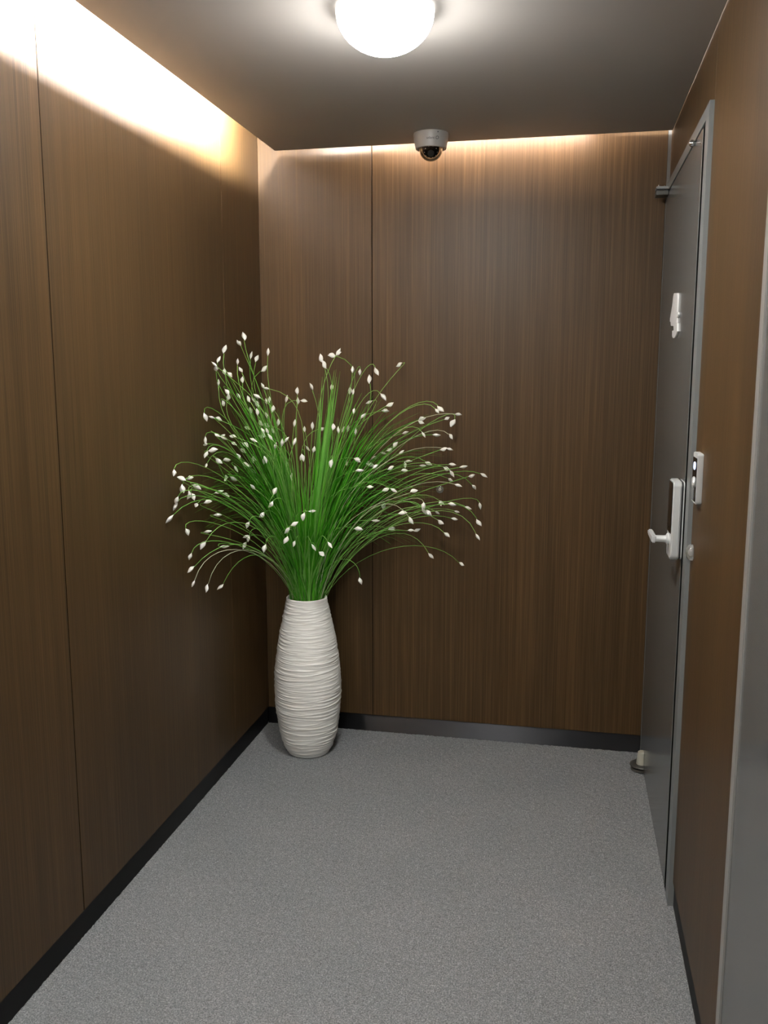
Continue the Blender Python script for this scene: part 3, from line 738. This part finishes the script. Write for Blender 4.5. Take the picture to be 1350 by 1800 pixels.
# (x, y, z in mm; droop in 1/100; width in 1/10 mm) of each blade tip
BLADES = [(36,-377,1476,15,32),(35,-460,1491,15,32),(36,-363,1340,15,32),(35,-319,1354,15,32),(109,-262,1457,15,32),(133,-374,1356,15,32),(92,-286,1347,15,32),
    (36,-454,1487,15,32),(83,-378,1385,15,32),(120,-360,1422,15,32),(82,-358,1450,15,32),(36,-399,1348,15,32),(36,-379,1475,15,32),(97,-364,1418,15,32),
    (35,-473,1324,15,32),(37,-457,1379,15,32),(37,-405,1317,15,32),(37,-300,1414,15,32),(36,-286,1353,15,32),(36,-365,1411,15,32),(50,-377,1463,15,32),
    (138,-351,1319,15,32),(108,-252,1433,15,32),(52,-329,1408,15,32),(37,-466,1402,15,32),(123,-333,1377,15,32),(91,-279,1384,15,32),
    (101,-352,1358,15,32),(88,-258,1351,15,32),(59,-226,1454,15,32),(95,-341,1320,15,32),(35,-357,1327,15,32),(94,-341,1473,15,32),(69,-339,1500,15,32),
    (48,-282,1314,15,32),(87,-237,1460,15,32),(36,-387,1453,15,32),(36,-373,1500,15,32),(37,-455,1379,15,32),(56,-329,1322,15,32),(36,-290,1215,15,32),
    (104,-359,1254,15,32),(37,-360,1361,15,32),(152,-350,1379,15,32),(71,-336,1353,15,32),(112,-253,1327,15,32),(105,-284,1210,15,32),
    (155,-276,1327,15,32),(58,-340,1365,15,32),(146,-310,1216,15,32),(66,-299,1337,15,32),(68,-268,1191,15,32),(72,-316,1287,15,32),(140,-234,1366,15,32),
    (87,-388,1328,15,32),(69,-353,1342,15,32),(122,-329,1382,15,32),(91,-288,1293,15,32),(37,-296,1351,15,32),(184,-351,1374,15,32),(156,-327,1197,15,32),
    (129,-205,1275,15,32),(37,-348,1403,15,32),(71,-260,1383,15,32),(36,-365,1368,15,32),(118,-276,1297,15,32),(113,-324,1353,15,32),(92,-251,1355,15,32),
    (175,-362,1278,15,32),(62,-322,1283,15,32),(84,-326,1404,15,32),(45,-229,1380,15,32),(154,-371,1208,15,32),(136,-356,1258,15,32),(97,-285,1252,15,32),
    (111,-340,1355,15,32),(69,-325,1302,15,32),(36,-276,1394,15,32),(39,-231,1211,15,32),(60,-362,1369,15,32),(35,-363,1362,15,32),(118,-290,1370,15,32),
    (98,-264,1250,15,32),(149,-353,1391,15,32),(111,-260,1310,15,32),(36,-366,1135,55,26),(37,-539,1130,55,26),(37,-508,1141,55,26),(36,-575,1190,55,26),
    (37,-652,1250,55,26),(37,-408,1195,55,26),(36,-565,1230,55,26),(36,-669,1219,55,26),(37,-488,1199,55,26),(37,-595,1155,55,26),(37,-485,1112,55,26),
    (35,-535,1169,55,26),(61,-402,1117,55,26),(37,-492,1204,55,26),(36,-411,1249,55,26),(37,-626,1223,55,26),(35,-602,1129,55,26),(35,-582,1279,55,26),
    (36,-434,1180,55,26),(36,-437,1138,55,26),(35,-393,1217,55,26),(37,-623,1164,55,26),(37,-471,1195,55,26),(70,-298,1271,55,26),(35,-596,1154,55,26),
    (36,-448,1153,55,26),(46,-226,1184,55,26),(36,-729,1249,55,26),(37,-657,1300,55,26),(46,-412,1123,55,26),(36,-444,1125,55,26),(36,-414,1193,55,26),
    (35,-609,1198,55,26),(36,-374,1236,55,26),(35,-643,1180,55,26),(35,-259,1193,55,26),(36,-676,1234,55,26),(35,-542,1284,55,26),(35,-440,1147,55,26),
    (41,-259,1143,55,26),(35,-291,1209,55,26),(36,-498,1239,55,26),(37,-370,1274,55,26),(44,-237,1268,55,26),(37,-540,1125,55,26),(37,-520,1173,55,26),
    (36,-634,1184,55,26),(37,-731,1257,55,26),(35,-350,1256,55,26),(36,-433,1254,55,26),(37,-291,981,80,20),(37,-634,1114,80,20),(70,-447,989,80,20),
    (36,-275,923,80,20),(37,-736,1141,80,20),(35,-411,1022,80,20),(36,-757,1107,80,20),(35,-371,970,80,20),(36,-582,1103,80,20),(35,-791,1045,80,20),
    (37,-567,979,80,20),(36,-500,1126,80,20),(37,-495,1042,80,20),(37,-733,1105,80,20),(37,-701,1039,80,20),(35,-642,1008,80,20),(36,-493,1045,80,20),
    (37,-614,1127,80,20),(36,-451,1075,80,20),(37,-749,1055,80,20),(35,-511,1144,80,20),(37,-629,1127,80,20),(37,-645,997,80,20),(37,-732,1006,80,20),
    (37,-667,1095,80,20),(35,-497,1086,80,20),(69,-410,1131,80,20),(36,-488,1000,80,20),(35,-680,974,80,20),(36,-662,1028,80,20),(37,-492,1061,80,20),
    (36,-538,1014,80,20),(37,-816,1162,80,20),(36,-713,983,80,20),(35,-659,1047,80,20),(35,-586,1088,80,20),(35,-426,1128,80,20),(86,-444,1063,80,20),
    (36,-822,1083,80,20),(37,-559,1016,80,20),(37,-523,1028,80,20),(36,-570,1113,80,20),(36,-487,952,80,20),(36,-820,1099,80,20),(35,-342,1083,80,20),
    (188,-465,1043,15,34),(317,-327,1124,15,34),(201,-335,1174,15,34),(165,-305,1188,15,34),(272,-255,1027,15,34),(173,-388,1106,15,34),
    (245,-408,1021,15,34),(228,-306,1095,15,34),(86,-170,974,15,34),(168,-321,1010,15,34),(327,-418,1144,15,34),(351,-418,1134,15,34),
    (127,-191,1110,15,34),(339,-387,1148,15,34),(146,-320,982,15,34),(145,-300,1127,15,34),(208,-181,1066,15,34),(183,-223,1002,15,34),
    (253,-335,1178,15,34),(128,-163,984,15,34),(294,-414,1065,15,34),(131,-322,1179,15,34),(226,-454,1004,15,34),(272,-387,1140,15,34),
    (276,-281,1017,15,34),(202,-251,1165,15,34),(224,-153,982,15,34),(231,-127,1136,15,34),(134,-291,1142,15,34),(242,-234,1049,15,34),
    (304,-436,1126,15,34),(150,-222,1059,15,34),(157,-167,1059,15,34),(248,-315,1095,15,34),(89,-152,1095,15,34),(199,-230,1087,15,34),
    (194,-388,1109,15,34),(187,-180,1071,15,34),(212,-101,1095,15,34),(264,-400,1124,15,34),(113,-274,1114,15,34),(175,-303,1167,15,34),
    (146,-304,1147,15,34),(237,-208,1113,15,34),(152,-200,1154,15,34),(309,-194,1486,3,80),(347,-290,1512,3,80),(384,-299,1511,3,80),(366,-203,1515,3,80),
    (361,-177,1486,3,80),(374,-174,1507,3,80),(312,-254,1426,3,80),(269,-123,1238,10,40),(483,-292,1228,10,40),(429,-265,1213,10,40),
    (409,-232,1281,10,40),(470,-249,1388,10,40),(428,-211,1242,10,40),(458,-239,1367,10,40),(320,-307,1232,10,40),(400,-203,1302,10,40),
    (329,-177,1379,10,40),(371,-212,1332,10,40),(317,-292,1251,10,40),(373,-301,1353,10,40),(409,-149,1259,10,40),(386,-252,1224,10,40),
    (403,-270,1236,10,40),(397,-292,1334,10,40),(452,-139,1219,10,40),(330,-362,1222,10,40),(474,-276,1331,10,40),(415,-148,1399,10,40),
    (355,-371,1240,10,40),(311,-217,1258,10,40),(419,-193,1379,10,40),(428,-129,1226,10,40),(418,-210,1231,10,40),(362,-156,1273,10,40),
    (313,-177,1345,10,40),(323,-180,1379,10,40),(485,-268,1381,10,40),(377,-189,1282,10,40),(419,-277,1306,10,40),(335,-139,1300,10,40),
    (374,-187,1265,10,40),(424,-293,1268,10,40),(338,-242,1364,10,40),(380,-350,1225,10,40),(340,-363,1257,10,40),(309,-258,1352,10,40),
    (371,-170,1277,10,40),(459,-202,1351,10,40),(360,-212,1366,10,40),(458,-255,1361,10,40),(286,-153,1316,10,40),(388,-130,1379,10,40),
    (461,-175,1321,30,30),(596,-180,1222,30,30),(579,-99,1283,30,30),(472,-148,1276,30,30),(592,-135,1225,30,30),(458,-264,1262,30,30),
    (573,-93,1195,30,30),(441,-174,1284,30,30),(572,-226,1228,30,30),(444,-110,1425,30,30),(496,-115,1282,30,30),(455,-167,1349,30,30),
    (489,-201,1253,30,30),(530,-193,1299,30,30),(599,-190,1234,30,30),(531,-220,1287,30,30),(452,-179,1328,30,30),(568,-160,1297,30,30),
    (513,-211,1419,30,30),(572,-234,1280,30,30),(565,-97,1214,30,30),(563,-205,1352,30,30),(508,-259,1333,30,30),(448,-134,1261,30,30),
    (451,-242,1388,30,30),(574,-196,1317,30,30),(528,-158,1253,30,30),(526,-164,1237,30,30),(522,-107,1324,30,30),(580,-136,1293,30,30),
    (581,-184,1401,30,30),(474,-138,1286,30,30),(517,-125,1291,30,30),(479,-139,1266,30,30),(525,-261,1254,30,30),(525,-138,1253,30,30),
    (441,-174,1304,30,30),(561,-232,1208,30,30),(483,-269,1275,30,30),(498,-157,1415,30,30),(547,-231,1404,30,30),(486,-187,1355,30,30),
    (693,-209,1335,50,26),(596,-208,1292,50,26),(751,-165,1326,50,26),(683,-172,1354,50,26),(692,-199,1332,50,26),(678,-44,1334,50,26),
    (616,-185,1346,50,26),(711,-62,1282,50,26),(614,-139,1325,50,26),(661,-82,1278,50,26),(650,-46,1343,50,26),(746,-61,1288,50,26),(702,-75,1278,50,26),
    (675,-108,1313,50,26),(597,-224,1312,50,26),(735,-150,1351,50,26),(716,-172,1348,50,26),(649,-50,1276,50,26),(601,-210,1360,50,26),
    (708,-57,1301,50,26),(656,-74,1320,50,26),(638,-125,1290,50,26),(594,-155,1356,50,26),(648,-218,1283,50,26),(671,-163,1066,70,24),
    (719,-165,1139,70,24),(566,-130,1092,70,24),(694,-195,1151,70,24),(599,-173,1042,70,24),(702,-167,1181,70,24),(581,-216,1023,70,24),
    (656,-145,1180,70,24),(792,-183,1143,70,24),(654,-163,1093,70,24),(566,-177,1079,70,24),(762,-82,1013,70,24),(743,-184,1072,70,24),
    (686,-73,1051,70,24),(682,-71,1056,70,24),(736,-41,1158,70,24),(763,-138,1194,70,24),(586,-219,1114,70,24),(654,-120,1139,70,24),
    (642,-228,1197,70,24),(761,-77,1131,70,24),(570,-153,1197,70,24),(709,-160,1031,70,24),(762,-125,1019,70,24),(682,-95,1190,70,24),
    (737,-90,1042,70,24),(633,-154,1184,70,24),(703,-151,1205,70,24),(745,-38,1082,70,24),(589,-201,1116,70,24),(700,-96,1014,70,24),
    (785,-148,1065,70,24),(744,-77,1072,70,24),(760,-54,1180,70,24),(750,-91,1208,70,24),(677,-159,1126,70,24),(564,-96,1100,70,24),(734,-96,1205,70,24),
    (626,-87,1026,70,24),(658,-218,1166,70,24),(645,-88,1173,70,24),(684,-199,1118,70,24),(523,-299,1016,85,20),(494,-183,971,85,20),(579,-162,952,85,20),
    (473,-150,949,85,20),(445,-64,881,85,20),(682,-159,845,85,20),(560,-295,1037,85,20),(626,-229,951,85,20),(620,-120,860,85,20),(580,-290,988,85,20),
    (504,-80,819,85,20),(542,-347,896,85,20),(533,-290,979,85,20),(634,-91,867,85,20),(583,-67,891,85,20),(626,-53,884,85,20),(474,-201,952,85,20),
    (630,-150,1009,85,20),(571,-96,900,85,20),(587,-249,859,85,20),(644,-88,909,85,20),(652,-69,853,85,20),(562,-188,999,85,20),(565,-120,920,85,20),
    (679,-193,1034,85,20),(533,-231,971,85,20),(498,-299,1016,85,20),(572,-86,964,85,20),(486,-254,907,85,20),(625,-65,978,85,20),(489,-74,990,85,20),
    (616,-158,882,85,20),(656,-76,841,85,20),(651,-198,858,85,20),(640,-109,999,85,20),(543,-251,970,85,20),(472,-77,912,85,20),(530,-96,989,85,20),
    (553,-308,1035,85,20),(612,-113,835,85,20),(347,-441,946,20,34),(481,-257,937,20,34),(497,-311,934,20,34),(455,-323,886,20,34),(301,-502,1079,20,34),
    (366,-307,937,20,34),(421,-447,895,20,34),(297,-431,1086,20,34),(118,-430,1001,20,34),(455,-258,909,20,34),(303,-333,940,20,34),(351,-436,1096,20,34),
    (363,-474,904,20,34),(235,-453,1094,20,34),(363,-332,920,20,34),(271,-428,918,20,34),(230,-467,1082,20,34),(244,-493,900,20,34),(248,-296,1037,20,34),
    (290,-300,917,20,34),(271,-397,1014,20,34),(352,-426,1002,20,34),(191,-423,931,20,34),(362,-473,973,20,34),(504,-384,1102,20,34),(298,-332,942,20,34),
    (273,-381,1002,20,34),(466,-333,1027,20,34),(102,-394,1018,20,34),(245,-362,1059,20,34),(236,-407,994,20,34),(355,-372,950,20,34),
    (281,-437,988,20,34),(264,-479,886,20,34),(425,-290,1058,20,34),(345,-369,896,20,34),(399,-246,941,20,34),(485,-310,880,20,34),(436,-389,1057,20,34),
    (380,-455,1022,20,34),(161,-454,1064,20,34),(404,-406,1100,20,34),(192,-428,982,20,34),(412,-428,1016,20,34),(213,-386,875,20,34),
    (203,-530,1043,20,34),(356,-284,1012,20,34),(355,-291,918,20,34),(255,-436,917,20,34),(471,-265,944,20,34),(339,-503,954,20,34),(251,-490,1078,20,34),
    (386,-363,1069,20,34),(487,-349,997,20,34),(129,-415,869,20,34),(348,-487,1046,20,34),(289,-473,963,20,34),(447,-432,995,20,34),(383,-368,1020,20,34),
    (335,-426,977,20,34),(292,-486,924,20,34),(144,-362,912,20,34),(214,-308,906,20,34),(511,-416,1060,20,34),(358,-482,992,20,34),(257,-466,890,20,34),
    (320,-463,1002,20,34),(113,-416,1046,20,34),(392,-408,891,20,34),(198,-541,924,20,34),(436,-422,1040,20,34),(167,-486,977,20,34),
    (321,-403,1028,20,34),(335,-334,989,20,34),(210,-527,900,20,34),(640,-305,1038,125,30),(729,-383,1022,125,30),(647,-212,1008,125,30),
    (696,-214,1023,125,30),(715,-230,1031,125,30),(705,-206,1021,125,30),(713,-236,974,125,30),(707,-338,1012,125,30),(605,-349,1089,130,26),
    (536,-223,996,130,26),(574,-390,1055,130,26),(556,-235,1046,130,26),]
def blade(bm, tip, droop, w, n=12):
    p0 = mouth(tip, 1.05, PZ)
    d = tip - p0; hor = Vector((d.x, d.y, 0))
    up = Vector((0, 0, 1))
    p1 = p0 + hor * (.10 + .10 * (1 - droop)) + up * (max(d.z, .12) * (.48 + .34 * droop) + droop * .10)
    p2 = p0 + hor * (.62 - .05 * droop) + up * (d.z * (.70 + .25 * droop) + droop * .15)
    pts = [keep_in(q) for q in bez([p0, p1, p2, tip], n)]
    sidev = d.cross(up)
    if sidev.length < .02: sidev = Vector((1, 0, 0))
    sidev = sidev.normalized()
    sidev = (Matrix.Rotation(rng.uniform(-1.0, 1.0), 3, 'Z') @ sidev)
    L, M, Rr = [], [], []
    for i, q in enumerate(pts):
        s = i / (n - 1)
        t_ = (pts[min(i + 1, n - 1)] - pts[max(i - 1, 0)]).normalized()
        sv = (sidev - t_ * sidev.dot(t_)).normalized(); nv = t_.cross(sv)
        k = w * .5 * (1 - s ** 2.2) * (.8 + .2 * min(1, s * 6)) + .0003
        L.append(bm.verts.new(q - sv * k + nv * k * .45)); M.append(bm.verts.new(q)); Rr.append(bm.verts.new(q + sv * k + nv * k * .45))
    for i in range(n - 1):
        bm.faces.new([L[i], M[i], M[i + 1], L[i + 1]]); bm.faces.new([M[i], Rr[i], Rr[i + 1], M[i + 1]])

order = sorted(BLADES, key=lambda q: -q[4])
tuft = bmesh.new()
for i, (x, y, z, dp, w) in enumerate(order):
    tip = Vector((x, y, z)) / 1000
    if i < 290:
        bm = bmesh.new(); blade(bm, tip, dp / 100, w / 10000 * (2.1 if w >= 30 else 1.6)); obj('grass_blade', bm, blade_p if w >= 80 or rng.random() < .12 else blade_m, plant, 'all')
    else:
        blade(tuft, tip, dp / 100, w / 10000 * 1.45)
tf = obj('grass_tuft', tuft, blade_m, plant, 'all'); tf['kind'] = 'stuff'
